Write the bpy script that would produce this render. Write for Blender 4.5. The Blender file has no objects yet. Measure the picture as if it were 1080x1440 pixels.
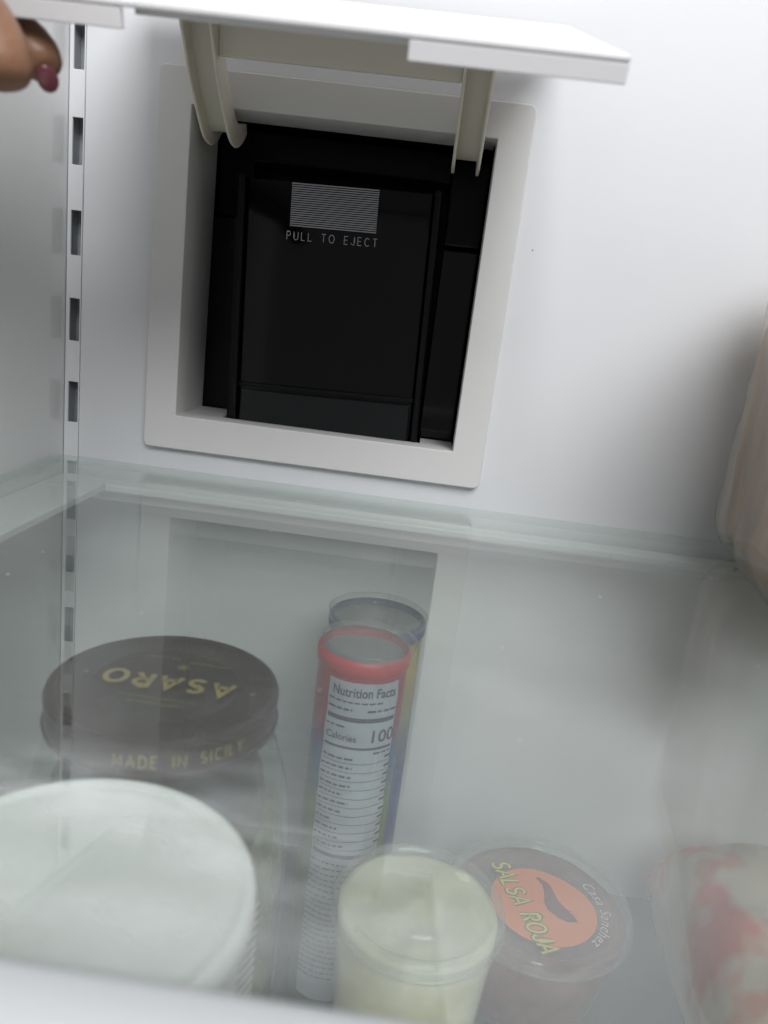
import bpy, bmesh, math, random
from mathutils import Vector, Matrix, noise
random.seed(7)
sc = bpy.context.scene
K = 1.15                      # layout units -> metres
# ------------------------------------------------------------------ camera
cam_d = bpy.data.cameras.new('camera'); cam = bpy.data.objects.new('camera', cam_d)
sc.collection.objects.link(cam); sc.camera = cam
FW = Vector((-.0378, .9676, -.2496)); RT = Vector((.9904, .0694, .1192)); UP = Vector((-.1327, .2427, .9610))
M = Matrix((RT, UP, -FW)).transposed().to_4x4()
M.translation = Vector((.1142, -.4464, .1065)) * K
cam.matrix_world = M
cam_d.sensor_fit = 'VERTICAL'; cam_d.sensor_height = 36; cam_d.lens = 27.01
cam_d.clip_start = .005; cam_d.clip_end = 50
cam_d.dof.use_dof = True; cam_d.dof.focus_distance = .43 * K; cam_d.dof.aperture_fstop = 8.0
# ------------------------------------------------------------------ world, lamps, exposure
w = bpy.data.worlds.new('World'); sc.world = w; w.use_nodes = True
bg = w.node_tree.nodes['Background']; bg.inputs[0].default_value = (.95, .97, 1, 1); bg.inputs[1].default_value = .31
def area(name, loc, target, sx, sy, power, col):
    d = bpy.data.lights.new(name, 'AREA'); d.shape = 'RECTANGLE'; d.size = sx * K; d.size_y = sy * K
    d.energy = power; d.color = col
    o = bpy.data.objects.new(name, d); sc.collection.objects.link(o)
    o.location = Vector(loc) * K
    o.rotation_euler = (Vector(target) - Vector(loc)).to_track_quat('-Z', 'Y').to_euler()
    return o
area('fridge_ceiling_lamp', (.30, -.26, .98), (.16, -.14, 0), .20, .12, 1.2, (1, .985, .97))
area('kitchen_lamp', (.64, -1.82, 1.50), (.15, 0, .05), 1.6, 1.2, 66.0, (.97, .98, 1))
sc.view_settings.view_transform = 'Standard'; sc.view_settings.look = 'None'
sc.view_settings.exposure = .04; sc.view_settings.gamma = 1; sc.view_settings.use_curve_mapping = False
sc.cycles.transparent_max_bounces = 16; sc.cycles.max_bounces = 6; sc.cycles.diffuse_bounces = 3; sc.cycles.glossy_bounces = 3
sc.cycles.use_adaptive_sampling = True; sc.cycles.adaptive_threshold = .03
sc.cycles.caustics_reflective = False; sc.cycles.caustics_refractive = False
# ------------------------------------------------------------------ helpers
BASE = {}
def link(o, parent):
    sc.collection.objects.link(o)
    if parent is not None: o.parent = parent
def thing(name, label, cat, base, group=None):
    o = bpy.data.objects.new(name, None); sc.collection.objects.link(o)
    o.empty_display_size = .02
    o.location = Vector(base) * K; BASE[o] = Vector(base); tag(o, label, cat, group); return o
def tag(o, label=None, cat=None, group=None, kind=None):
    if label: o['label'] = label
    if cat: o['category'] = cat
    if group: o['group'] = group
    if kind: o['kind'] = kind
    return o
def wbase(o):
    return BASE.get(o, Vector((0, 0, 0)))
def mk(name, VF, mat, parent=None, smooth=False, bevel=0, seg=2, base=None, sub=0):
    V, F = VF
    b = wbase(parent) if base is None else Vector(base)
    me = bpy.data.meshes.new(name)
    me.from_pydata([tuple((Vector(v) - b) * K) for v in V], [], F)
    bm = bmesh.new(); bm.from_mesh(me); bmesh.ops.recalc_face_normals(bm, faces=bm.faces[:]); bm.to_mesh(me); bm.free()
    me.materials.append(mat)
    if smooth:
        me.polygons.foreach_set('use_smooth', [True] * len(me.polygons))
        if smooth == 'auto': me.set_sharp_from_angle(angle=math.radians(38))
    o = bpy.data.objects.new(name, me); link(o, parent)
    off = b - (wbase(parent) if parent else Vector((0, 0, 0)))
    o.location = off * K; BASE[o] = b
    if bevel:
        m = o.modifiers.new('bevel', 'BEVEL'); m.width = bevel * K; m.segments = seg; m.limit_method = 'ANGLE'; m.angle_limit = math.radians(40)
    if sub:
        m = o.modifiers.new('sub', 'SUBSURF'); m.levels = m.render_levels = sub
    return o
def box(x0, x1, y0, y1, z0, z1):
    V = [(x, y, z) for z in (z0, z1) for y in (y0, y1) for x in (x0, x1)]
    return V, [(0, 2, 3, 1), (4, 5, 7, 6), (0, 1, 5, 4), (2, 6, 7, 3), (0, 4, 6, 2), (1, 3, 7, 5)]
def join(*L):
    V, F = [], []
    for v, f in L:
        n = len(V); V += list(v); F += [tuple(i + n for i in q) for q in f]
    return V, F
def move(VF, fn): return [tuple(fn(Vector(v))) for v in VF[0]], VF[1]
def lathe(prof, c, n=64, cap0=False, cap1=False, ribs=99):
    V, F = [], []
    for j, (r, z) in enumerate(prof):
        for i in range(n):
            a = 2 * math.pi * i / n; r_ = r; r = r * (1 - .012 * (i % 2)) if j >= ribs else r; V.append((c[0] + r * math.cos(a), c[1] + r * math.sin(a), c[2] + z)); r = r_
    for j in range(len(prof) - 1):
        for i in range(n):
            k = (i + 1) % n; F.append((j * n + i, j * n + k, (j + 1) * n + k, (j + 1) * n + i))
    if cap0: F.append(tuple(range(n))[::-1])
    if cap1: F.append(tuple((len(prof) - 1) * n + i for i in range(n)))
    return V, F
def rr(x0, x1, z0, z1, r, y, m=6):
    P = []
    for cx, cz, a0 in ((x1 - r, z1 - r, 0), (x0 + r, z1 - r, 90), (x0 + r, z0 + r, 180), (x1 - r, z0 + r, 270)):
        for i in range(m + 1):
            a = math.radians(a0 + 90 * i / m); P.append((cx + r * math.cos(a), y, cz + r * math.sin(a)))
    return P
def loops(Ls, closed_last=False):
    n = len(Ls[0]); V = [p for L in Ls for p in L]; F = []
    for j in range(len(Ls) - 1):
        for i in range(n):
            k = (i + 1) % n; F.append((j * n + i, j * n + k, (j + 1) * n + k, (j + 1) * n + i))
    if closed_last: F.append(tuple((len(Ls) - 1) * n + i for i in range(n)))
    return V, F
def text(s, size, fn, shear=0, bold=0, align='CENTER', space=1.0, sx=1.0):
    cu = bpy.data.curves.new('t', 'FONT'); cu.body = s; cu.size = 1; cu.align_x = align; cu.align_y = 'CENTER'
    cu.shear = shear; cu.offset = bold; cu.resolution_u = 3; cu.space_character = space
    o = bpy.data.objects.new('t', cu); sc.collection.objects.link(o)
    me = bpy.data.meshes.new_from_object(o.evaluated_get(bpy.context.evaluated_depsgraph_get()))
    V = [tuple(fn(v.co.x * size * sx, v.co.y * size)) for v in me.vertices]; F = [tuple(p.vertices) for p in me.polygons]
    bpy.data.objects.remove(o); bpy.data.curves.remove(cu); bpy.data.meshes.remove(me)
    return V, F
def _a(cx, cy, rx, ry, a0, a1, n=10):
    return [(cx + rx * math.cos(math.radians(a0 + (a1 - a0) * i / n)), cy + ry * math.sin(math.radians(a0 + (a1 - a0) * i / n))) for i in range(n + 1)]
GLYPH = {
 'A': (.78, [[(0, 0), (.39, 1), (.78, 0)], [(.13, .32), (.65, .32)]]),
 'C': (.70, [_a(.38, .5, .38, .5, 45, 315, 16)]),
 'D': (.70, [[(0, 0), (0, 1), (.25, 1)] + _a(.25, .5, .45, .5, 90, -90, 12) + [(0, 0)]]),
 'E': (.55, [[(.55, 0), (0, 0), (0, 1), (.55, 1)], [(0, .52), (.48, .52)]]),
 'I': (.04, [[(.02, 0), (.02, 1)]]),
 'J': (.48, [[(.48, 1), (.48, .25)] + _a(.24, .25, .24, .25, 0, -180, 10)]),
 'L': (.52, [[(0, 1), (0, 0), (.52, 0)]]),
 'M': (.85, [[(0, 0), (.06, 1), (.425, .2), (.79, 1), (.85, 0)]]),
 'N': (.70, [[(0, 0), (0, 1), (.7, 0), (.7, 1)]]),
 'O': (.80, [_a(.4, .5, .4, .5, 0, 360, 24)]),
 'P': (.56, [[(0, 0), (0, 1), (.3, 1)] + _a(.3, .745, .26, .255, 90, -90, 8) + [(0, .49)]]),
 'R': (.60, [[(0, 0), (0, 1), (.3, 1)] + _a(.3, .745, .26, .255, 90, -90, 8) + [(0, .49)], [(.28, .49), (.60, 0)]]),
 'S': (.56, [_a(.28, .75, .26, .25, 30, 270, 10) + _a(.28, .25, .28, .25, 90, -150, 10)]),
 'T': (.64, [[(0, 1), (.64, 1)], [(.32, 1), (.32, 0)]]),
 'U': (.64, [[(0, 1), (0, .3)] + _a(.32, .3, .32, .3, 180, 360, 12) + [(.64, 1)]]),
 'Y': (.70, [[(0, 1), (.35, .5), (.70, 1)], [(.35, .5), (.35, 0)]]),
}
def strokes(s, size, th, gap, fn, sx=1.0, shear=0, space=.5):
    '''monoline capitals drawn as flat strokes; centred on the origin'''
    tot = sum((GLYPH[c][0] * sx if c != ' ' else space) + gap for c in s) - gap
    x0 = -tot * size / 2; V, F = [], []
    for c in s:
        if c == ' ': x0 += (space + gap) * size; continue
        wd, PL = GLYPH[c]
        for P in PL:
            P = [Vector((x0 + p[0] * sx * size + shear * (p[1] - .5) * size, (p[1] - .5) * size)) for p in P]
            n = len(P); closed = (P[0] - P[-1]).length < 1e-7
            b0 = len(V)
            for i in range(n):
                a = P[i] - P[i - 1] if i else (P[0] - P[-2] if closed else P[1] - P[0])
                d = P[i + 1] - P[i] if i < n - 1 else (P[1] - P[0] if closed else P[-1] - P[-2])
                a, d = a.normalized(), d.normalized(); m = Vector((-(a + d).y, (a + d).x))
                m = m.normalized() if m.length > 1e-6 else Vector((-d.y, d.x)); k = min(2.2, 1 / max(.3, abs(m.dot(Vector((-d.y, d.x))))))
                V += [tuple(fn(*(P[i] + m * th * .5 * k))), tuple(fn(*(P[i] - m * th * .5 * k)))]
            F += [(b0 + 2 * i, b0 + 2 * i + 1, b0 + 2 * i + 3, b0 + 2 * i + 2) for i in range(n - 1)]
        x0 += (wd * sx + gap) * size
    return V, F
def rect2(x0, x1, y0, y1, fn, nx=1):
    V, F = [], []
    for i in range(nx + 1):
        x = x0 + (x1 - x0) * i / nx; V += [tuple(fn(x, y0)), tuple(fn(x, y1))]
    for i in range(nx): F.append((2 * i, 2 * i + 2, 2 * i + 3, 2 * i + 1))
    return V, F
# ------------------------------------------------------------------ materials
def new_mat(name):
    m = bpy.data.materials.new(name); m.use_nodes = True; nt = m.node_tree
    return m, nt, nt.nodes['Principled BSDF'], nt.nodes['Material Output']
def N(nt, t, **kw):
    n = nt.nodes.new(t)
    for k, v in kw.items(): setattr(n, k, v)
    return n
def coords(nt, scale=1):
    tc = N(nt, 'ShaderNodeTexCoord'); mp = N(nt, 'ShaderNodeMapping')
    nt.links.new(tc.outputs['Object'], mp.inputs[0])
    mp.inputs['Scale'].default_value = scale if isinstance(scale, tuple) else (scale,) * 3
    return mp.outputs[0]
def plastic(name, col, rough=.35, var=.05, nscale=14, bump=0, bscale=900, specks=0, spec=.5):
    m, nt, p, out = new_mat(name); L = nt.links.new
    c = coords(nt)
    n1 = N(nt, 'ShaderNodeTexNoise'); n1.inputs['Scale'].default_value = nscale; n1.inputs['Detail'].default_value = 2; L(c, n1.inputs[0])
    rp = N(nt, 'ShaderNodeMapRange'); rp.inputs[3].default_value = 1 - var; rp.inputs[4].default_value = 1 + var * .4
    L(n1.outputs[0], rp.inputs[0])
    mx = N(nt, 'ShaderNodeMix', data_type='RGBA', blend_type='MULTIPLY'); mx.inputs[0].default_value = 1
    mx.inputs[6].default_value = (*col, 1); L(rp.outputs[0], mx.inputs[7]); colout = mx.outputs[2]
    if specks:
        vo = N(nt, 'ShaderNodeTexVoronoi'); vo.inputs['Scale'].default_value = 38; L(c, vo.inputs[0])
        lt = N(nt, 'ShaderNodeMath', operation='LESS_THAN'); lt.inputs[1].default_value = .026; L(vo.outputs['Distance'], lt.inputs[0])
        sep = N(nt, 'ShaderNodeSeparateColor'); L(vo.outputs['Color'], sep.inputs[0])
        gt = N(nt, 'ShaderNodeMath', operation='GREATER_THAN'); gt.inputs[1].default_value = 1 - specks; L(sep.outputs[0], gt.inputs[0])
        mu = N(nt, 'ShaderNodeMath', operation='MULTIPLY'); L(lt.outputs[0], mu.inputs[0]); L(gt.outputs[0], mu.inputs[1])
        m2 = N(nt, 'ShaderNodeMix', data_type='RGBA'); L(mu.outputs[0], m2.inputs[0]); L(colout, m2.inputs[6]); m2.inputs[7].default_value = (.22, .2, .18, 1); colout = m2.outputs[2]
    L(colout, p.inputs['Base Color'])
    r2 = N(nt, 'ShaderNodeMapRange'); r2.inputs[3].default_value = rough * .85; r2.inputs[4].default_value = rough * 1.2; L(n1.outputs[0], r2.inputs[0]); L(r2.outputs[0], p.inputs['Roughness'])
    p.inputs['Specular IOR Level'].default_value = spec
    if bump:
        n2 = N(nt, 'ShaderNodeTexNoise'); n2.inputs['Scale'].default_value = bscale; n2.inputs['Detail'].default_value = 2; L(c, n2.inputs[0])
        b = N(nt, 'ShaderNodeBump'); b.inputs['Strength'].default_value = bump; b.inputs['Distance'].default_value = .001; L(n2.outputs[0], b.inputs['Height']); L(b.outputs[0], p.inputs['Normal'])
    return m
def clear(name, tint=(.9, .95, .92), rough=.02, ior=1.5, film=0, film_col=(.8, .82, .82), film_scale=8, refl=1.0, smears=()):
    """thin clear plastic / glass: straight-through tint + Fresnel gloss + faint greasy film"""
    m, nt, p, out = new_mat(name); L = nt.links.new; nt.nodes.remove(p)
    tr = N(nt, 'ShaderNodeBsdfTransparent'); tr.inputs[0].default_value = (*tint, 1)
    gl = N(nt, 'ShaderNodeBsdfGlossy'); gl.inputs['Roughness'].default_value = rough; gl.inputs[0].default_value = (refl, refl, refl, 1)
    fr = N(nt, 'ShaderNodeFresnel'); geo = N(nt, 'ShaderNodeNewGeometry')
    mr = N(nt, 'ShaderNodeMapRange'); mr.inputs[3].default_value = ior; mr.inputs[4].default_value = 1 / ior
    L(geo.outputs['Backfacing'], mr.inputs[0]); L(mr.outputs[0], fr.inputs[0])
    mix = N(nt, 'ShaderNodeMixShader'); L(fr.outputs[0], mix.inputs[0]); L(tr.outputs[0], mix.inputs[1]); L(gl.outputs[0], mix.inputs[2])
    last = mix.outputs[0]
    if film:
        df = N(nt, 'ShaderNodeBsdfDiffuse'); df.inputs[0].default_value = (*film_col, 1)
        c = coords(nt, (film_scale, film_scale * .6, film_scale))
        n1 = N(nt, 'ShaderNodeTexNoise'); n1.inputs['Scale'].default_value = 1; n1.inputs['Detail'].default_value = 6; n1.inputs['Roughness'].default_value = .5; n1.inputs['Distortion'].default_value = .8; L(c, n1.inputs[0])
        rp = N(nt, 'ShaderNodeMapRange'); rp.inputs[1].default_value = .35; rp.inputs[2].default_value = .75; rp.inputs[3].default_value = film * .6; rp.inputs[4].default_value = film * 1.9; L(n1.outputs[0], rp.inputs[0])
        fac = rp.outputs[0]
        tc = N(nt, 'ShaderNodeTexCoord')
        if smears:                                                # dust specks and dried droplets
            vo = N(nt, 'ShaderNodeTexVoronoi'); vo.inputs['Scale'].default_value = 95; L(tc.outputs['Object'], vo.inputs[0])
            sc_ = N(nt, 'ShaderNodeSeparateColor'); L(vo.outputs['Color'], sc_.inputs[0])
            pw = N(nt, 'ShaderNodeMath', operation='POWER'); pw.inputs[1].default_value = 6; L(sc_.outputs[0], pw.inputs[0])
            sz = N(nt, 'ShaderNodeMath', operation='MULTIPLY'); sz.inputs[1].default_value = .11; L(pw.outputs[0], sz.inputs[0])
            ls = N(nt, 'ShaderNodeMath', operation='LESS_THAN'); L(vo.outputs['Distance'], ls.inputs[0]); L(sz.outputs[0], ls.inputs[1])
            sm = N(nt, 'ShaderNodeMath', operation='MULTIPLY_ADD'); sm.inputs[1].default_value = .25; L(ls.outputs[0], sm.inputs[0]); L(fac, sm.inputs[2]); fac = sm.outputs[0]
        for (sx_, sy_, rx_, ry_, rot_, amt, hz) in smears:        # wiped-on streaks with an outline of their own
            mp = N(nt, 'ShaderNodeMapping', vector_type='TEXTURE'); mp.inputs['Location'].default_value = (sx_ * K, sy_ * K, 0); mp.inputs['Rotation'].default_value = (0, 0, rot_); mp.inputs['Scale'].default_value = (rx_ * K, ry_ * K, 1)
            L(tc.outputs['Object'], mp.inputs[0])
            gr = N(nt, 'ShaderNodeTexGradient', gradient_type='SPHERICAL'); L(mp.outputs[0], gr.inputs[0])
            n3 = N(nt, 'ShaderNodeTexNoise'); n3.inputs['Scale'].default_value = hz; n3.inputs['Detail'].default_value = 4; n3.inputs['Distortion'].default_value = .35; L(mp.outputs[0], n3.inputs[0])
            r3 = N(nt, 'ShaderNodeMapRange'); r3.inputs[1].default_value = .38; r3.inputs[2].default_value = .72; r3.inputs[4].default_value = amt; L(n3.outputs[0], r3.inputs[0])
            mm = N(nt, 'ShaderNodeMath', operation='MULTIPLY'); L(gr.outputs[1], mm.inputs[0]); L(r3.outputs[0], mm.inputs[1])
            aa = N(nt, 'ShaderNodeMath', operation='ADD'); L(fac, aa.inputs[0]); L(mm.outputs[0], aa.inputs[1]); fac = aa.outputs[0]
        m2 = N(nt, 'ShaderNodeMixShader'); L(fac, m2.inputs[0]); L(last, m2.inputs[1]); L(df.outputs[0], m2.inputs[2]); last = m2.outputs[0]
        m['film'] = 1
    L(last, out.inputs[0]); return m
def bands(name, stops, axis=2, rough=.35, lo=-.3, hi=0.0):
    """printed colour bands along one object axis (flat print)"""
    m, nt, p, out = new_mat(name); L = nt.links.new
    tc = N(nt, 'ShaderNodeTexCoord'); nz = N(nt, 'ShaderNodeTexNoise'); nz.inputs['Scale'].default_value = 30; L(tc.outputs['Object'], nz.inputs[0])
    sp = N(nt, 'ShaderNodeSeparateXYZ'); L(tc.outputs['Object'], sp.inputs[0])
    ad = N(nt, 'ShaderNodeMath', operation='MULTIPLY_ADD'); ad.inputs[1].default_value = .05; L(nz.outputs[0], ad.inputs[0]); L(sp.outputs[axis], ad.inputs[2])
    mr = N(nt, 'ShaderNodeMapRange'); mr.inputs[1].default_value = lo; mr.inputs[2].default_value = hi; L(ad.outputs[0], mr.inputs[0])
    cr = N(nt, 'ShaderNodeValToRGB'); e = cr.color_ramp.elements
    e[0].position = stops[0][0]; e[0].color = (*stops[0][1], 1); e[1].position = stops[-1][0]; e[1].color = (*stops[-1][1], 1)
    for pos, c in stops[1:-1]:
        q = e.new(pos); q.color = (*c, 1)
    L(mr.outputs[0], cr.inputs[0]); L(cr.outputs[0], p.inputs['Base Color']); p.inputs['Roughness'].default_value = rough
    return m
def organic(name, c1, c2, scale=40, rough=.5, bump=.3, sss=0):
    m, nt, p, out = new_mat(name); L = nt.links.new; c = coords(nt, scale if isinstance(scale, tuple) else 1.0)
    if isinstance(scale, tuple): scale = 1.0
    n = N(nt, 'ShaderNodeTexNoise'); n.inputs['Scale'].default_value = scale; n.inputs['Detail'].default_value = 3; L(c, n.inputs[0])
    cr = N(nt, 'ShaderNodeValToRGB'); e = cr.color_ramp.elements; e[0].position = .32; e[0].color = (*c1, 1); e[1].position = .68; e[1].color = (*c2, 1)
    L(n.outputs[0], cr.inputs[0]); L(cr.outputs[0], p.inputs['Base Color']); p.inputs['Roughness'].default_value = rough
    n2 = N(nt, 'ShaderNodeTexNoise'); n2.inputs['Scale'].default_value = scale * 6; n2.inputs['Detail'].default_value = 4; L(c, n2.inputs[0])
    b = N(nt, 'ShaderNodeBump'); b.inputs['Strength'].default_value = bump; b.inputs['Distance'].default_value = .001; L(n2.outputs[0], b.inputs['Height']); L(b.outputs[0], p.inputs['Normal'])
    if sss: p.inputs['Subsurface Weight'].default_value = sss; p.inputs['Subsurface Radius'].default_value = (.006, .002, .001)
    return m
LINER = plastic('white_liner', (.76, .765, .78), .42, .05, 9, .03, 500, specks=.08)
LINER_L = plastic('white_side_liner', (.76, .765, .76), .10, .05, 7, 0, 400, specks=.04)
LOWER = plastic('dark_lower_shelf', (.10, .115, .105), .25, .2, 12)
TRACK = plastic('white_painted_steel', (.76, .765, .78), .3, .03)
TRACK_IN = plastic('grey_track_channel', (.46, .48, .50), .5, .1)
BEZEL = plastic('bezel_plastic', (.75, .74, .725), .42, .04, 12, .05, 1400)
CREAM = plastic('aged_cream_plastic', (.86, .81, .69), .38, .06, 20, 0)
FLAP = plastic('white_flap_plastic', (.82, .805, .81), .3, .03, 20, 0)
BLACK = plastic('gloss_black_plastic', (.003, .003, .0036), .07, .1, 30, 0, 300, spec=.2)
BLACK_M = plastic('satin_black_plastic', (.006, .006, .007), .25, .2, 30, 0, spec=.13)
TAB = plastic('dark_grey_tab_plastic', (.005, .007, .007), .22, .1, 30, 0, spec=.28)
PRINT = plastic('pale_grey_print', (.42, .42, .45), .5, .02, bump=0)
FRAME = plastic('shelf_frame_plastic', (.74, .76, .76), .4, .04)
TRIM = plastic('shelf_trim_plastic', (.64, .66, .67), .4, .03)
LIDBROWN = plastic('dark_brown_metal_lid', (.034, .022, .013), .30, .25, 30, 0, 500)
GOLD = plastic('gold_print', (.36, .28, .09), .35, .1, bump=0)
WHITE = plastic('white_tub_plastic', (.91, .90, .90), .4, .03, 20, 0)
RED = plastic('red_plastic', (.62, .05, .06), .35, .05)
PAPER = plastic('label_paper', (.44, .48, .54), .55, .08, 30, .35, 130)
INK = plastic('blue_grey_ink', (.06, .065, .10), .6, .1, bump=0)
ORANGE = plastic('orange_label', (.80, .21, .06), .45, .05, 20, 0)
YELLOW = plastic('yellow_print', (.66, .56, .10), .5, .05, bump=0)
OLIVEINK = plastic('olive_green_print', (.16, .16, .04), .5, .05, bump=0)
CHILI = plastic('chili_print', (.16, .05, .03), .5, .1, bump=0)
PALEPRINT = plastic('pale_print', (.62, .58, .55), .5, .05, bump=0)
SKIN = organic('skin', (.19, .085, .042), (.29, .145, .08), 25, .42, .6, .15)
NAIL = plastic('mauve_nail_polish', (.15, .035, .05), .15, .05)
GLASS = clear('shelf_glass', (.89, .925, .90), .012, 1.56, film=.075, film_col=(.78, .81, .81), film_scale=7,
    smears=[(-.113, -.128, .058, .017, .15, .62, 1.3), (-.076, -.138, .045, .016, -.3, .40, 1.5), (.030, -.115, .15, .08, .2, .20, .8), (-.013, -.045, .09, .06, -.4, .16, 1.0), (-.045, -.150, .06, .025, .3, .20, 1.2), (-.09, -.155, .08, .025, .1, .35, 1.2)])
GLASS_UNDER = clear('shelf_glass_underside', (.95, .97, .955), .012, 1.52)
GLASS_EDGE = clear('shelf_glass_edge', (.84, .90, .87), .08, 1.5, film=.10, film_col=(.55, .62, .59))
JARGLASS = clear('jar_glass', (.80, .86, .80), .03, 1.5)
PLASTIC_C = clear('clear_deli_plastic', (.94, .95, .94), .10, 1.55, film=.08, film_scale=25)
BAGPLASTIC = clear('clear_bag_plastic', (.90, .88, .84), .10, 1.45, film=.025, film_col=(.60, .50, .38), film_scale=10)
# ------------------------------------------------------------------ the setting
XL = -.1006; FLOOR = -.25; TOPZ = 1.0; XR = .62; YF = -.52
ox0, ox1, oz0, oz1 = -.0311, .1321, .0341, .2009
V = [(-.0915, 0, FLOOR), (XR, 0, FLOOR), (XR, 0, TOPZ), (-.0915, 0, TOPZ), (ox0 - .004, 0, oz0 - .004), (ox1 + .004, 0, oz0 - .004), (ox1 + .004, 0, oz1 + .004), (ox0 - .004, 0, oz1 + .004)]
F = [(0, 1, 5, 4), (1, 2, 6, 5), (2, 3, 7, 6), (3, 0, 4, 7)]
V += [(-.0915, .02, FLOOR), (-.0915, .02, TOPZ)]; F.append((0, 3, 9, 8))
mk('back_wall', (V, F), LINER)
bpy.data.objects['back_wall']['kind'] = 'structure'
tag(mk('left_wall', box(XL - .01, XL, YF, .03, FLOOR, TOPZ), LINER_L), kind='structure')
tag(mk('ceiling', box(XL, XR, YF, .02, TOPZ, TOPZ + .01), LINER), kind='structure')
tag(mk('lower_shelf', box(XL, XR, YF, .02, FLOOR - .01, FLOOR), LOWER), kind='structure')
# shelf support track with real slots
tr = thing('shelf_support_track', 'white vertical shelf support strip with rectangular slots in the back left corner', 'shelf track', (XL, 0, FLOOR))
sx0, sx1, tx0, tx1 = -.0981, -.0922, XL + .0004, -.0917
zs = [FLOOR]
s0 = .0213 - .0478 * 5
V, F = [], []
def plate(x0, x1, z0, z1):
    v, f = box(x0, x1, -.0012, .0004, z0, z1); n = len(V); V.extend(v); F.extend([tuple(i + n for i in q) for q in f])
parts = []
zprev = FLOOR
for k in range(30):
    a = s0 + .0478 * k; b = a + .0240
    if b > TOPZ - .01: break
    parts.append((a, b))
L = []
x_, z_ = [tx0, sx0, sx1, tx1], sorted([FLOOR] + [q for p in parts for q in p] + [TOPZ])
holes = {(1, i) for i in range(len(z_) - 1) if any(abs(z_[i] - p[0]) < 1e-6 for p in parts)}
VV = [(x, -.0012, z) for z in z_ for x in x_]; FF = []
for i in range(len(z_) - 1):
    for j in range(3):
        if (j, i) in holes: continue
        FF.append((i * 4 + j, i * 4 + j + 1, i * 4 + j + 5, i * 4 + j + 4))
o = mk('strip', (VV, FF), TRACK, tr)
md = o.modifiers.new('thick', 'SOLIDIFY'); md.thickness = .0016 * K; md.offset = -1
md = o.modifiers.new('bv', 'BEVEL'); md.width = .0005 * K; md.segments = 2; md.limit_method = 'ANGLE'
V = [(tx0, .001, FLOOR), (tx0, .012, FLOOR), (tx1 - .0001, .012, FLOOR), (tx0, .001, TOPZ), (tx0, .012, TOPZ), (tx1 - .0001, .012, TOPZ)]
mk('channel', (V, [(0, 1, 4, 3), (1, 2, 5, 4)]), TRACK_IN, tr)
# ------------------------------------------------------------------ glass shelf
sh = thing('glass_shelf', 'clear greenish glass shelf with white plastic frame and white front edge', 'shelf', (.16, -.18, 0))
GX0, GX1, GY0, GY1 = -.0985, .500, -.3565, -.010
o = mk('glass_pane', box(GX0, GX1, GY0, GY1, -.002, .003), GLASS, sh)
o.data.materials.append(GLASS_EDGE); o.data.materials.append(GLASS_UNDER)
for p in o.data.polygons:
    p.material_index = 1 if abs(p.normal.z) < .5 else (0 if p.normal.z > 0 else 2)
fz0, fz1 = -.0068, -.0026
mk('frame_rail', box(-.0630, -.0568, GY0 + .004, -.0365, fz0, fz1), FRAME, sh, bevel=.0008)
mk('frame_rail', box(.440, .4495, GY0 + .004, -.0365, fz0, fz1), FRAME, sh, bevel=.0008)
mk('frame_rail', box(-.0566, .4397, -.0435, -.0365, fz0, fz1), FRAME, sh, bevel=.0008)
# front trim: a rounded bar that holds the pane
prof = [(y - .0045, z * .85) for y, z in [(-.3475, .0032), (-.3490, .0060), (-.3520, .0078), (-.3600, .0086), (-.3680, .0080), (-.3715, .0050), (-.3720, -.012), (-.3690, -.0145), (-.3500, -.0145), (-.3478, -.0125), (-.3475, -.0025), (-.3540, -.0025), (-.3540, .0032)]]
V = [(x, y, z) for x in (GX0 - .001, GX1 + .005) for y, z in prof]; n = len(prof)
F = [(i, (i + 1) % n, n + (i + 1) % n, n + i) for i in range(n)] + [tuple(range(n)), tuple(range(n, 2 * n))[::-1]]
mk('front_trim', (V, F), TRIM, sh, smooth='auto')
# moulded ledge of the liner that carries the shelf
lg = join(box(XL + .0006, -.0700, YF, -.0325, -.015, -.0100), box(XL + .0006, XR, -.0320, -.0016, -.015, -.0100))
tag(mk('shelf_ledge', lg, LINER, bevel=.001), kind='structure')
# ------------------------------------------------------------------ filter housing
fh = thing('filter_housing', 'white square bezel around black filter recess in the back wall', 'filter housing', (.05, 0, .0139))
bx0, bx1, bz0, bz1 = -.0498, .1502, .0139, .2190
def R(i, y, r): return rr(bx0 + i, bx1 - i, bz0 + i, bz1 - i, r, y)
def O(i, y, r): return rr(ox0 - i, ox1 + i, oz0 - i, oz1 + i, r, y)
mk('bezel', loops([R(0, .0005, .004), R(0, -.0052, .004), R(.0002, -.0057, .0038), R(.0004, -.0059, .0036), R(.0008, -.006, .0032), O(.0006, -.006, .0012), O(.0002, -.0058, .0010), O(0, -.0052, .0008), O(0, .0090, .0008)]), BEZEL, fh, smooth=True)
bz = bpy.data.objects['bezel'].data; bz.set_sharp_from_angle(angle=math.radians(30))
for p_ in bz.polygons:
    if abs(p_.normal.y) > .999: p_.use_smooth = False
DEP = .046
mk('side_sleeve', box(ox0 - .002, ox0, .0092, DEP, oz0 - .001, oz1 + .001), BEZEL, fh)
mk('top_sleeve', box(ox0 + .0005, ox1 - .0005, .0092, .024, oz1 + .0002, oz1 + .002), BEZEL, fh)
mk('ledge', join(box(ox0 + .0003, -.0080, .0092, DEP, oz0 - .002, oz0 - .0002)), BEZEL, fh)
mk('ledge', join(box(.1125, ox1 - .0003, .0092, .03, oz0 - .002, oz0 - .0002)), BEZEL, fh)
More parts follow.
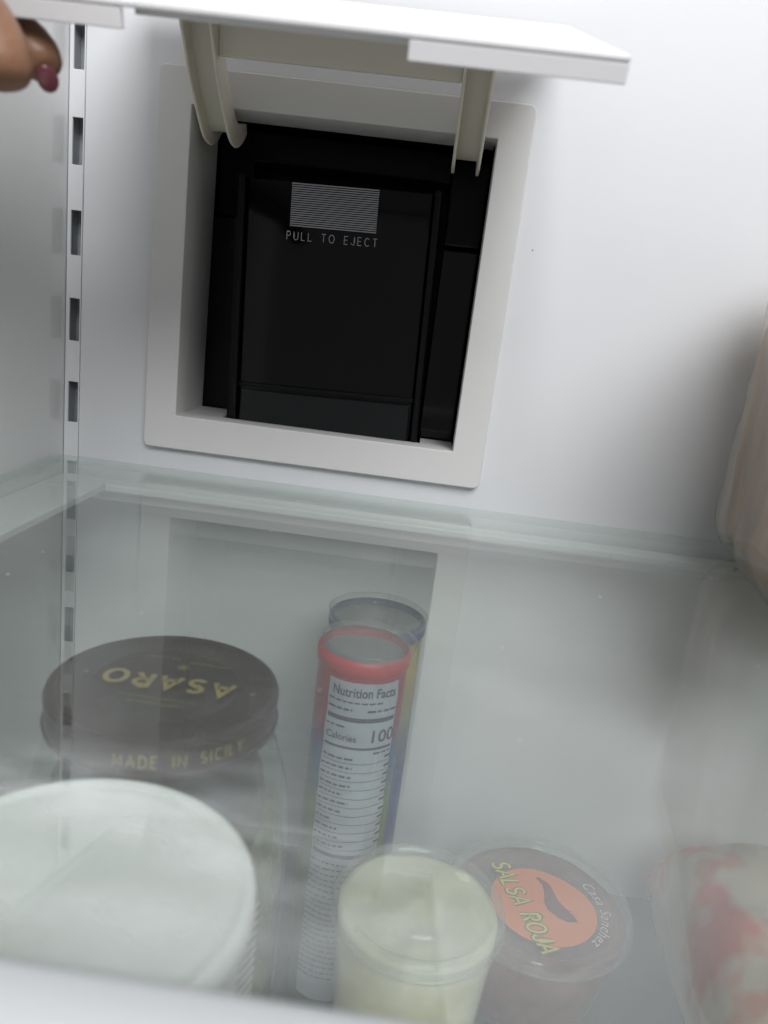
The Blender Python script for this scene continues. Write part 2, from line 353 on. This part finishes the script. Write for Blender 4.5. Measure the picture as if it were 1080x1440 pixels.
# black cavity
cav = [(ox0 + .0002, .0465), (ox1 + .001, .0465)]
mk('cavity', join(
    box(ox0 - .003, ox1 + .003, .085, .087, .0, .24),
    box(ox1 + .0005, ox1 + .0025, .0095, .085, .0, .24),
    box(ox0 - .005, ox0 - .003, .0462, .085, .0, .24),
    box(ox0 - .003, ox1 + .003, .0245, .085, oz1 + .003, oz1 + .005),
    box(ox0 - .003, ox1 + .003, .0093, .085, -.004, -.002)), BLACK_M, fh)
mk('guide_block', box(ox0 - .002, -.0125, .0475, .08, .02, .1515), BLACK_M, fh, bevel=.001)
mk('guide_block', box(ox0 - .002, -.0115, .060, .08, .1525, .21), BLACK_M, fh, bevel=.001)
mk('guide_block', box(.1110, ox1 + .0003, .034, .08, .02, .1465), BLACK, fh, bevel=.0008)
mk('guide_block', box(.1110, ox1 + .0003, .036, .08, .1492, .196), BLACK_M, fh, bevel=.0008)
mk('top_block', box(-.0110, .1105, .050, .08, .1850, .2020), BLACK_M, fh, bevel=.001)
# ------------------------------------------------------------------ filter cartridge (slightly askew)
fc = thing('filter_cartridge', 'glossy black filter cartridge with striped panel in the wall recess', 'filter cartridge', (.052, .012, .02))
PIV = Vector((.052, 0, .10)); RM = Matrix.Rotation(math.radians(-1.6), 3, 'Y')
def ask(v): return PIV + RM @ (v - PIV)
def cm(name, VF, mat, parent=fc, **k): return mk(name, move(VF, lambda v: ask(Vector(v)).to_tuple()), mat, parent, **k)
cm('body', box(-.0010, .1045, .0130, .045, .0150, .1722), BLACK, bevel=.0012)
cm('side_rail', box(-.0052, -.0013, .0085, .045, .0150, .1735), BLACK_M, bevel=.0010)
cm('side_rail', box(.1048, .1087, .0085, .045, .0150, .1735), BLACK_M, bevel=.0010)
cm('side_rail', box(-.0085, -.0056, .0150, .045, .0150, .152), BLACK_M, bevel=.0008)
cm('trim_strip', box(-.0008, .1043, .0100, .0129, .0555, .0580), BLACK_M, bevel=.0006)
v, f = box(.0008, .1027, .0085, .0126, .0150, .0540)
tab = cm('tab', ([(x, y + (z - .03) * .10 - .0005, z) for x, y, z in v], f), TAB, bevel=.0008)
ps = []
for i in range(20):
    z = .1723 - .0012 - i * .00118
    ps.append(box(.0243, .0737, .01265, .0128, z - .00031, z + .00031))
cm('printed_stripes', join(*ps), PRINT)
cm('lettering', strokes('PULL TO EJECT', .0043, .00040, .46, lambda x, y: (.0488 + x, .0127, .1432 + y), sx=.86, space=.42), PRINT)
# ------------------------------------------------------------------ flap with hinge arms
A = Vector((0, -.2030, .1837)); B = Vector((0, -.0180, .2525)); U = (B - A).normalized(); LEN = (B - A).length
NN = Vector((0, -U.z, U.y))
def fl(x, s, t): q = A + U * s + NN * t; return (x, q.y, q.z)
def fbox(x0, x1, s0, s1, t0, t1):
    v, f = box(x0, x1, s0, s1, t0, t1); return [fl(*p) for p in v], f
X0, X1 = -.0565, .1580
flap = mk('cover_flap', fbox(X0, X1, .0003, LEN, -.0018, 0), FLAP, fh, bevel=.0006, base=(.05, -.11, .22))
tag(flap, 'raised white cover flap held open above the recess')
mk('lip', fbox(X0, .0110, .0006, .0028, -.0074, -.0019), FLAP, flap, bevel=.0004)
mk('lip', fbox(.0952, X1, .0006, .0028, -.0074, -.0019), FLAP, flap, bevel=.0004)
mk('lip', fbox(X0 + .0002, X0 + .0020, .0029, LEN, -.0050, -.0019), FLAP, flap, bevel=.0004)
mk('lip', fbox(X1 - .0020, X1 - .0002, .0029, LEN, -.0050, -.0019), FLAP, flap, bevel=.0004)
mk('lip', fbox(.0112, .0950, .0110, .0124, -.0040, -.0019), FLAP, flap, bevel=.0003)
outer = [(-.0620, .2350), (-.0580, .2315), (-.0545, .2280), (-.0505, .2235), (-.0455, .2180), (-.038, .2090), (-.0285, .2005), (-.018, .1925), (-.008, .1858), (.000, .1838), (.008, .1842), (.018, .1888), (.0255, .1945)]
inner = [(-.0370, .2442), (-.0355, .2400), (-.0335, .2350), (-.0310, .2300), (-.0285, .2250), (-.0250, .2190), (-.0190, .2135), (-.0125, .2085), (-.0070, .2040), (-.0010, .1985), (.006, .1965), (.014, .1980), (.0235, .2000)]
def prism(pa, pb, x0, x1):
    n = len(pa); V = []
    for x in (x0, x1):
        V += [(x, y, z) for y, z in pa] + [(x, y, z) for y, z in pb]
    F = []
    m = 2 * n
    for i in range(n - 1):
        F += [(i, i + 1, n + i + 1, n + i), (m + i, m + n + i, m + n + i + 1, m + i + 1), (i, m + i, m + i + 1, i + 1), (n + i, n + i + 1, m + n + i + 1, m + n + i)]
    F += [(0, n, m + n, m), (n - 1, m + n - 1, m + 2 * n - 1, 2 * n - 1)]
    return V, F
def smooth_curve(P, k=4):
    out = []
    for i in range(len(P) - 1):
        p0, p1, p2, p3 = P[max(i - 1, 0)], P[i], P[i + 1], P[min(i + 2, len(P) - 1)]
        for j in range(k):
            t = j / k
            out.append(tuple(.5 * ((2 * b) + (-a + c) * t + (2 * a - 5 * b + 4 * c - d) * t * t + (-a + 3 * b - 3 * c + d) * t ** 3) for a, b, c, d in zip(p0, p1, p2, p3)))
    return out + [P[-1]]
so, si = smooth_curve(outer), smooth_curve(inner)
web_o = [(o_[0] * .45 + i_[0] * .55, o_[1] * .45 + i_[1] * .55) for o_, i_ in zip(so, si)]
web_i = [(o_[0] * .33 + i_[0] * .67, o_[1] * .33 + i_[1] * .67) for o_, i_ in zip(so, si)]
nW = len(so) - 9
for xa, xb in ((-.0242, -.0085), (.1100, .1250)):
    mk('hinge_arm', join(prism(so, si, xa, xa + .0017), prism(so, si, xb - .0017, xb)), CREAM, flap, smooth='auto', bevel=.0006)
    mk('arm_web', prism(web_o[:nW], web_i[:nW], xa + .0017, xb - .0017), CREAM, flap, smooth='auto')
v, f = box(-.0084, .1099, -.0385, -.0365, .2165, .2415)
mk('crossbar', ([(x, y - (z - .2165) * .25, z) for x, y, z in v], f), CREAM, flap, bevel=.0005)
# ------------------------------------------------------------------ olive jar
JC = (.0345, -.2004, FLOOR); LZ = -.0297
jar = thing('olive_jar', 'olive jar with dark brown gold-lettered lid under the glass shelf', 'jar', JC)
rl = .0405
h = LZ - FLOOR
lid = mk('lid', lathe([(rl - .0035, h - .0012), (rl - .0018, h), (rl - .0006, h - .0006), (rl, h - .0022), (rl - .0004, h - .0034), (rl - .0002, h - .0050), (rl - .0002, h - .0110), (rl + .0005, h - .0115), (rl + .0004, h - .0128), (rl - .0010, h - .0130)], JC, 96), LIDBROWN, jar, smooth='auto')
mk('lid_top', lathe([(.0005, h - .0014), (rl * .62, h - .0014), (rl * .64, h - .0010), (rl * .66, h - .0014), (rl - .0035, h - .0012)], JC, 96, cap0=True), LIDBROWN, lid, smooth='auto')
def lidt(x, y): return (JC[0] - x + .001, JC[1] - y + .001, LZ - .0008)
T = [strokes('ASARO', .0090, .0020, .40, lidt, sx=1.0)]
for dx in (-.0305, .0305): T.append(rect2(dx - .0007, dx + .0007, -.0006, .0006, lidt))
mk('lettering', join(*T), GOLD, lid)
star = []
for k in range(12):
    a = k * math.pi / 6; r = .0030 if k % 2 == 0 else .0014
    star.append(lidt(-.001 + r * math.cos(a), -.0125 + r * math.sin(a)))
mk('crest', (star, [tuple(range(12))]), OLIVEINK, lid)
T = []
for k, (yy, x0, x1) in enumerate(((.0120, -.013, .012), (.0155, -.010, .008), (-.0170, -.018, -.004), (-.0185, .002, .015))):
    x = x0
    while x < x1:
        ln = random.uniform(.0008, .0022); T.append(rect2(x, x + ln, yy - .0005, yy + .0005, lidt)); x += ln + .0007
tag(mk('small_print', join(*T), OLIVEINK, lid), kind='stuff')
def skirt(x, y):
    a = math.radians(-63) + x / rl; return (JC[0] + (rl + .0001) * math.cos(a), JC[1] + (rl + .0001) * math.sin(a), LZ - .0066 + y)
mk('side_lettering', strokes('MADE IN SICILY', .0040, .00055, .36, skirt, sx=.80, space=.5), GOLD, lid)
jp = [(rl - .002, h - .0125), (rl - .003, h - .015), (rl + .0005, h - .022), (rl + .006, h - .040), (rl + .0085, h - .060), (rl + .009, h - .10), (rl + .009, .02), (rl + .006, .004), (rl, 0)]
mk('glass_body', lathe(jp, JC, 72, cap1=True), JARGLASS, jar, smooth=True)
OLIVE = organic('green_olives', (.04, .06, .02), (.12, .15, .045), 60, .3, .2)
L = []
def ico(c, r, sq=1.0, sub=1):
    bm = bmesh.new(); bmesh.ops.create_icosphere(bm, subdivisions=sub, radius=1)
    q = Matrix.Rotation(random.uniform(0, 6), 3, 'Z') @ Matrix.Rotation(random.uniform(0, 3), 3, 'X')
    V = [tuple(Vector(c) + q @ Vector((v.co.x * r, v.co.y * r, v.co.z * r * sq))) for v in bm.verts]; F = [tuple(v.index for v in f.verts) for f in bm.faces]; bm.free(); return V, F
for k in range(420):
    a = random.uniform(0, 6.283); rad = (rl + .0005) * math.sqrt(random.uniform(.25, 1)); z = random.uniform(.01, h - .045)
    L.append(ico((JC[0] + rad * math.cos(a), JC[1] + rad * math.sin(a), FLOOR + z), .0075, 1.25, 2))
tag(mk('olives', join(*L), OLIVE, jar, smooth=True), kind='stuff')
BRINE = plastic('dark_brine', (.025, .03, .014), .3, .1)
mk('brine', lathe([(.001, h - .036), (rl - .003, h - .036), (rl - .001, h - .05), (rl - .001, .008)], JC, 48, cap0=True, cap1=True), BRINE, jar, smooth='auto')
def jl(x, y):
    a = math.radians(-90) + x / (rl + .0093); r = rl + .0093; return (JC[0] + r * math.cos(a), JC[1] + r * math.sin(a), LZ + y)
LBL = plastic('jar_label_print', (.30, .32, .33), .5, .1)
jlab = mk('label', rect2(-.03, .055, -.19, -.083, jl, 40), LBL, jar, smooth=True)
T = []
for k in range(26):
    yy = -.086 - k * .004
    T.append(rect2(-.03, .055, yy - .0007, yy + .0007, lambda x, y: (lambda p: (p[0] + (p[0] - JC[0]) * .003, p[1] + (p[1] - JC[1]) * .003, p[2] + x * .35))(jl(x, y)), 30))
mk('label_lines', join(*T), PALEPRINT, jlab)
# ------------------------------------------------------------------ white tub
WC = (.0425, -.2905, FLOOR); WZ = -.0385; hw = WZ - FLOOR; rw = .0452
tub = thing('white_tub', 'large plain white round-lidded tub nearest the front edge, bottom left', 'tub', WC)
mk('lid', lathe([(.0004, hw - .0008), (rw * .80, hw - .0008), (rw * .88, hw - .0009), (rw * .92, hw - .0009), (rw * .94, hw - .0002), (rw * .97, hw), (rw, hw - .0010), (rw + .0006, hw - .0040), (rw + .0006, hw - .0085), (rw - .0010, hw - .0090)], WC, 96, cap0=True), WHITE, tub, smooth=True)
mk('body', lathe([(rw - .0012, hw - .006), (rw - .002, hw - .012), (rw * .80, .003), (rw * .78, 0)], WC, 72, cap1=True), WHITE, tub, smooth='auto')
# ------------------------------------------------------------------ snack tubes
def snack_tube(label, c, zt, r, mat, rim_mat, lean):
    t = thing('snack_tube', label, 'snack tube', (c[0], c[1], FLOOR), 'round cardboard tubes under the glass shelf'); h = zt - FLOOR; b = (c[0], c[1], FLOOR)
    mk('body', lathe([(r, 0), (r, h - .010), (r + .0004, h - .0098)], b, 64, cap0=True), mat, t, smooth='auto')
    mk('rim', lathe([(r + .0002, h - .0105), (r + .0010, h - .0095), (r + .0012, h - .0060), (r + .0008, h - .0035), (r - .0005, h - .0025)], b, 64), rim_mat, t, smooth=True)
    lo = (b[0] + lean[0], b[1] + lean[1], b[2])
    mk('lid', lathe([(r * .90, h - .0012), (r * .96, h - .0006), (r + .0008, h + .0006), (r + .0016, h), (r + .0014, h - .0030), (r + .0010, h - .0046)], lo, 64), PLASTIC_C, t, smooth=True)
    mk('lid_top', lathe([(.0004, h - .0016), (r * .8, h - .0014), (r * .90, h - .0012)], lo, 64, cap0=True), PLASTIC_C, t, smooth=True)
    mk('seal', lathe([(.0004, h - .007), (r - .001, h - .007)], b, 48, cap0=True), SEAL, t)
    return t, b, h
SEAL = plastic('dull_foil_seal', (.22, .23, .22), .4, .2)
TB1 = bands('tube_print', [(0, (.10, .13, .16)), (.35, (.07, .17, .07)), (.55, (.13, .25, .08)), (.68, (.05, .15, .34)), (.78, (.35, .05, .06)), (.92, (.50, .05, .06))], hi=.30, lo=0)
TB2 = bands('tube_print_blue', [(0, (.06, .10, .22)), (.45, (.05, .12, .30)), (.62, (.35, .33, .25)), (.78, (.50, .38, .10)), (.88, (.06, .09, .22)), (1, (.35, .06, .07))], hi=.30, lo=0)
RIMD = plastic('blue_rim', (.05, .08, .20), .4, .1)
t1, tb, th = snack_tube('red-rimmed tube with nutrition panel and clear lid, behind the pale tub', (.1000, -.1105), -.0425, .0212, TB1, RED, (.0022, .0010))
snack_tube('darker tube with clear lid directly behind the red-rimmed tube', (.1023, -.0443), -.0540, .0262, TB2, RIMD, (0, 0))
rn = .0212 + .00025
def tl(x, y):
    a = math.radians(-88) + x / rn
    q = rn + .0002 + .0006 * (noise.noise(Vector((x * 90, y * 120, 0))))
    return (tb[0] + q * math.cos(a), tb[1] + q * math.sin(a), -.0425 + y)
def tl2(x, y):
    p = tl(x, y); d = Vector((p[0] - tb[0], p[1] - tb[1], 0)).normalized() * .00025
    return (p[0] + d.x, p[1] + d.y, p[2])
V, F = [], []
nx, ny = 26, 90
lx0, lx1, ly0, ly1 = -.0150, .0205, -.19, -.0125
for j in range(ny + 1):
    for i in range(nx + 1): V.append(tl(lx0 + (lx1 - lx0) * i / nx, ly0 + (ly1 - ly0) * j / ny))
for j in range(ny):
    for i in range(nx): a = j * (nx + 1) + i; F.append((a, a + 1, a + nx + 2, a + nx + 1))
lab = mk('nutrition_label', (V, F), PAPER, t1, smooth=True)
T = [text('Nutrition Facts', .0066, lambda x, y: tl2(.0030 + x, -.0175 + y), bold=.02, space=1.0, sx=.76),
     text('Calories', .0052, lambda x, y: tl2(-.0135 + x, -.0405 + y), bold=.012, align='LEFT', sx=.85),
     text('100', .0092, lambda x, y: tl2(.0205 + x, -.0395 + y), bold=.012, align='RIGHT')]
def bar(x0, x1, y, hgt): T.append(rect2(x0, x1, y - hgt / 2, y + hgt / 2, tl2, max(2, int((x1 - x0) / .002))))
def scrib(x0, x1, y, hgt):
    x = x0
    while x < x1:
        ln = min(random.uniform(.0012, .004), x1 - x); bar(x, x + ln, y, hgt); x += ln + .0008
bar(lx0 + .001, lx1 - .001, -.0310, .0022); bar(lx0 + .001, lx1 - .001, -.0455, .0012)
scrib(-.014, .012, -.0223, .0008); scrib(-.014, -.002, -.0262, .0011); scrib(.005, .020, -.0262, .0011); scrib(-.014, -.004, -.0350, .0008)
scrib(.010, .0205, -.0480, .0008)
y = -.0512
for k in range(11):
    scrib(-.0142, random.choice((-.006, -.002, .001)), y, .0011); bar(.017, .0205, y, .0012); bar(lx0 + .001, lx1 - .001, y - .0022, .0003); y -= .0047
bar(lx0 + .001, lx1 - .001, y - .001, .0020); y -= .006
for k in range(22):
    scrib(-.0145, .0205, y, .0009); y -= .0032
mk('lettering', join(*T), INK, lab)
# ------------------------------------------------------------------ deli tubs
def deli_tub(label, c, zt, r, content, top_dz, content_r):
    b = (c[0], c[1], FLOOR); h = zt - FLOOR
    t = thing('deli_tub', label, 'deli tub', b, 'clear plastic deli tubs under the glass shelf')
    mk('cup', lathe([(r * .74, .0015), (r * .75, 0), (r * .77, .003), (r * .94, h - .012), (r * .95, h - .009), (r * .985, h - .0085), (r * .985, h - .003)], b, 72), PLASTIC_C, t, smooth='auto')
    # lid: raised ring, sunk centre, ribbed skirt
    ld = mk('lid', lathe([(r * .80, h - .0035), (r * .83, h - .0030), (r * .86, h - .0008), (r * .90, h), (r * .955, h - .0002), (r * .985, h - .0012), (r, h - .0026), (r * 1.002, h - .0062), (r * 1.016, h - .0066), (r * 1.016, h - .0074)], b, 192, ribs=6), PLASTIC_C, t, smooth='auto')
    mk('lid_top', lathe([(.0004, h - .0030), (r * .3, h - .0031), (r * .5, h - .0026), (r * .52, h - .0034), (r * .80, h - .0035)], b, 72, cap0=True), PLASTIC_C, ld, smooth='auto')
    V, F = [], []; n, m = 48, 12; hc = h - top_dz
    V.append((b[0], b[1], FLOOR + hc))
    for j in range(1, m + 1):
        for i in range(n):
            a = 2 * math.pi * i / n; q = content_r * j / m
            p = Vector((q * math.cos(a), q * math.sin(a), 0)); z = hc + .0042 * noise.noise(p * 70 + Vector((zt * 99, 0, 0))) * (1 if j < m else .4)
            V.append((b[0] + p.x, b[1] + p.y, FLOOR + z))
    for i in range(n): F.append((0, 1 + i, 1 + (i + 1) % n))
    for j in range(m - 1):
        for i in range(n): k = (i + 1) % n; F.append((1 + j * n + i, 1 + (j + 1) * n + i, 1 + (j + 1) * n + k, 1 + j * n + k))
    o0 = len(V)
    for i in range(n):
        a = 2 * math.pi * i / n; V.append((b[0] + r * .76 * math.cos(a), b[1] + r * .76 * math.sin(a), FLOOR + .004))
    for i in range(n): k = (i + 1) % n; F.append((1 + (m - 1) * n + i, o0 + i, o0 + k, 1 + (m - 1) * n + k))
    mk('contents', (V, F), content, t, smooth=True)
    # moulded ribs on the skirt
    return t, ld, b, h
PALE = organic('pale_green_sauce', (.62, .57, .32), (.88, .84, .66), 26, .25, .2)
ROJA = organic('dark_red_salsa', (.10, .035, .025), (.20, .07, .045), 90, .3, .5)
deli_tub('clear-lidded tub of pale yellow-green sauce beside the orange-labelled tub', (.1388, -.1662), -.1331, .0373, PALE, .0055, .0345)
t, ld, b, h = deli_tub('clear-lidded salsa tub with round orange label, right of the pale tub', (.2115, -.0800), -.1919, .0510, ROJA, .008, .0470)
LZs = -.1919 - .0023; LX, LY = .2131, -.0862
V = []
for k in range(64):
    a = 2 * math.pi * k / 64; q = .0288 * (1 - .09 * max(0, math.cos(a - math.radians(60))) ** 4)
    V.append((LX + q * math.cos(a), LY + q * math.sin(a), LZs))
lb = mk('orange_label', (V, [tuple(range(64))]), ORANGE, ld)
th_ = math.radians(-71); ex = Vector((math.cos(th_), math.sin(th_))); ey = Vector((-math.sin(th_), math.cos(th_)))
def lt(dz):
    def f(x, y): p = Vector((LX, LY)) + ex * x + ey * y; return (p.x, p.y, LZs + dz)
    return f
def arcbase(fn, c): return lambda x, y: fn(x, y + c - 9.0 * x * x)
g = lt(.0003)
S = lambda bold, dz: strokes('SALSA ROJA', .0098, bold, .20, lambda x, y: lt(dz)(x - .001, y - .0115), sx=.78, shear=.15, space=.3)
mk('lettering_outline', S(.0030, .0002), OLIVEINK, lb)
mk('lettering', S(.0014, .0004), YELLOW, lb)
def arc(x, y):
    a = math.radians(-2) - x / .0335; q = .0335 + y; return (LX + q * math.cos(a), LY + q * math.sin(a), LZs + .0002)
mk('arc_lettering', text('Casa Sanchez', .0082, arc, shear=.25, space=1.12), PALEPRINT, lb)
# dark pepper figure on the label
pts = [(-.020, .0060, .0012), (-.014, .0085, .0022), (-.008, .0075, .0030), (-.002, .0055, .0042), (.004, .0060, .0052), (.010, .0085, .0046), (.014, .0105, .0026)]
V, F = [], []
for x, y, q in pts: V += [lt(.0002)(x, y - q), lt(.0002)(x, y + q)]
for i in range(len(pts) - 1): F.append((2 * i, 2 * i + 2, 2 * i + 3, 2 * i + 1))
T = [(V, F)]
for k in range(4): T.append(([lt(.0002)(.004 + k * .0025, .010), lt(.0002)(.0052 + k * .0025, .010), lt(.0002)(.009 + k * .0025, .0165 - .0006 * k)], [(0, 1, 2)]))
mk('pepper_figure', join(*T), CHILI, lb)
# scalloped frame round the label
T = []
for k in range(26):
    a = 2 * math.pi * k / 26
    if math.cos(a) > .55: continue
    for s in (-1, 1):
        p = [(LX + q * math.cos(a + d), LY + q * math.sin(a + d), LZs + .0002) for q, d in ((.0296, .02 * s), (.0302, .05 * s), (.0322, .10 * s), (.0314, .11 * s))]
        T.append((p, [(0, 1, 2, 3)]))
mk('scroll_border', join(*T), CHILI, lb)
# ------------------------------------------------------------------ red and beige package, bottom right
PK = thing('food_package', 'beige package with red border lying low under the glass, bottom right', 'package', (.325, -.105, FLOOR))
BEIGE = organic('printed_package_film', (.46, .40, .33), (.50, .10, .06), 17, .35, .2)
e_ = BEIGE.node_tree.nodes['Color Ramp'].color_ramp.elements; e_[0].position = .46; e_[1].position = .55
def pillow(x0, x1, y0, y1, z0, z1, nx=20, ny=20, amp=.004, ex=.35):
    V, F = [], []
    for s in (1, -1):
        for j in range(ny + 1):
            for i in range(nx + 1):
                u, v = i / nx * 2 - 1, j / ny * 2 - 1
                hgt = ((1 - abs(u) ** 4) * (1 - abs(v) ** 4)) ** ex
                x = (x0 + x1) / 2 + u * (x1 - x0) / 2; y = (y0 + y1) / 2 + v * (y1 - y0) / 2
                zc = (z0 + z1) / 2
                V.append((x, y, zc + s * (hgt * (z1 - z0) / 2 + (amp * noise.noise(Vector((x * 35, y * 35, s))) * hgt if s > 0 else 0))))
    n = (nx + 1) * (ny + 1)
    for s in (0, 1):
        for j in range(ny):
            for i in range(nx):
                a = s * n + j * (nx + 1) + i; F.append((a, a + 1, a + nx + 2, a + nx + 1))
    return V, F
po = mk('pouch', pillow(.286, .424, -.175, -.035, FLOOR, -.158, 90, 90, .007), BEIGE, PK, smooth=True)
# ------------------------------------------------------------------ bag standing on the glass at the right
BG = thing('bagged_food', 'clear plastic bag of brown food standing on the glass at right edge', 'plastic bag', (.35, -.13, .003))
def rbox(x0, x1, y0, y1, z0, z1, r, n=22, amp=.002, fs=30, seed=0):
    bm = bmesh.new(); bmesh.ops.create_cube(bm, size=2); bmesh.ops.subdivide_edges(bm, edges=bm.edges[:], cuts=n, use_grid_fill=True)
    c = Vector(((x0 + x1) / 2, (y0 + y1) / 2, (z0 + z1) / 2)); hx = Vector(((x1 - x0) / 2, (y1 - y0) / 2, (z1 - z0) / 2)); V = []
    for v in bm.verts:
        p = Vector((v.co.x * hx.x, v.co.y * hx.y, v.co.z * hx.z))
        q = Vector([max(-hx[i] + r, min(hx[i] - r, p[i])) for i in range(3)]); d = p - q
        if d.length > 1e-9: p = q + d.normalized() * r
        nrm = (d if d.length > 1e-9 else p).normalized()
        g = noise.noise(Vector((p.x * fs * .6, p.y * fs, p.z * fs * .45)) + Vector((seed, 0, 0))) + .5 * noise.noise(p * fs * 2.2)
        p = p + nrm * amp * g; w_ = c + p; w_.z = max(w_.z, z0); V.append(tuple(w_))
    F = [tuple(v.index for v in f.verts) for f in bm.faces]; bm.free(); return V, F
BC = Vector((.2915, -.014, 0)); BS = Vector((-.014, -.006, 0)); BR = Matrix.Rotation(math.radians(-10.6), 3, 'Z')
def turn(VF): return move(VF, lambda v: (BC + BS + BR @ (v - BC)).to_tuple())
mk('bag', turn(rbox(.2915, .405, -.215, -.014, .0034, .165, .024, amp=.0028)), BAGPLASTIC, BG, smooth=True)
BROWN = organic('brown_food', (.20, .10, .035), (.40, .26, .12), (26, 26, 9), .5, .5)
mk('contents', turn(rbox(.2945, .400, -.211, -.018, .005, .157, .023, n=26, amp=.0040, fs=24, seed=5)), BROWN, BG, smooth=True)
# ------------------------------------------------------------------ hand holding the flap
def skin_mesh(name, nodes, edges, mat, parent, levels=2):
    b = wbase(parent) if parent else Vector((-.05, -.30, .17))
    me = bpy.data.meshes.new(name); me.from_pydata([tuple((Vector(p) - b) * K) for p, r in nodes], edges, []); me.materials.append(mat)
    o = bpy.data.objects.new(name, me); link(o, parent); BASE[o] = b
    if not parent: o.location = b * K
    m = o.modifiers.new('skin', 'SKIN'); m.use_smooth_shade = True
    for i, (p, r) in enumerate(nodes):
        s = me.skin_vertices[0].data[i]; rr_ = r if isinstance(r, tuple) else (r, r); s.radius = (rr_[0] * K, rr_[1] * K); s.use_root = (i == 0)
    m = o.modifiers.new('sub', 'SUBSURF'); m.levels = m.render_levels = levels
    return o
nodes = [((-.066, -.270, .197), (.024, .013)), ((-.062, -.335, .198), (.021, .015)), ((-.058, -.46, .205), (.026, .022)), ((-.066, -.228, .192), (.023, .011))]
edges = [(0, 1), (1, 2), (0, 3)]
def chain(start, pts):
    prev = start
    for p, r in pts:
        nodes.append((p, r)); edges.append((prev, len(nodes) - 1)); prev = len(nodes) - 1
chain(0, [((-.056, -.258, .197), .0120), ((-.0410, -.2360, .1885), .0112), ((-.0275, -.2200, .1760), .0106), ((-.0195, -.2180, .1675), .0104), ((-.0140, -.2190, .1585), .0096), ((-.0128, -.2198, .1535), .0066)])
chain(3, [((-.058, -.198, .1865), .0088), ((-.0450, -.1880, .1800), .0084), ((-.0288, -.1867, .1758), .0090), ((-.0196, -.1885, .1708), .0082), ((-.0162, -.1903, .1645), .0060)])
chain(3, [((-.062, -.186, .1880), .0088), ((-.0540, -.1700, .1870), .0082), ((-.0470, -.1690, .1810), .0078), ((-.0430, -.1720, .1745), .0058)])
chain(3, [((-.070, -.184, .1880), .0080), ((-.0660, -.1600, .1870), .0074), ((-.0600, -.1580, .1810), .0070), ((-.0560, -.1600, .1750), .0054)])
chain(3, [((-.080, -.190, .1880), .0068), ((-.0790, -.1680, .1860), .0064), ((-.0740, -.1640, .1810), .0060), ((-.0710, -.1660, .1760), .0046)])
hand = skin_mesh('person', nodes, edges, SKIN, None)
tag(hand, 'hand with mauve nail polish pinching the raised flap, top left', 'person')
c0 = Vector((-.0142, -.1938, .1628)); nd = Vector((.45, -.60, -.45)).normalized()
ax = Vector((.35, .0, -.9)); ax = (ax - nd * ax.dot(nd)).normalized(); bx_ = nd.cross(ax)
V, F = [], []
for j in range(7):
    for i in range(16):
        a = 2 * math.pi * i / 16; q = math.sin(math.pi / 2 * j / 6); V.append(tuple(c0 + ax * q * 0.0040 * math.cos(a) + bx_ * q * .0032 * math.sin(a) + nd * (.0008 * math.cos(math.pi / 2 * j / 6))))
for j in range(6):
    for i in range(16): k = (i + 1) % 16; F.append((j * 16 + i, j * 16 + k, (j + 1) * 16 + k, (j + 1) * 16 + i))
mk('nail', (V, F), NAIL, hand, smooth=True)
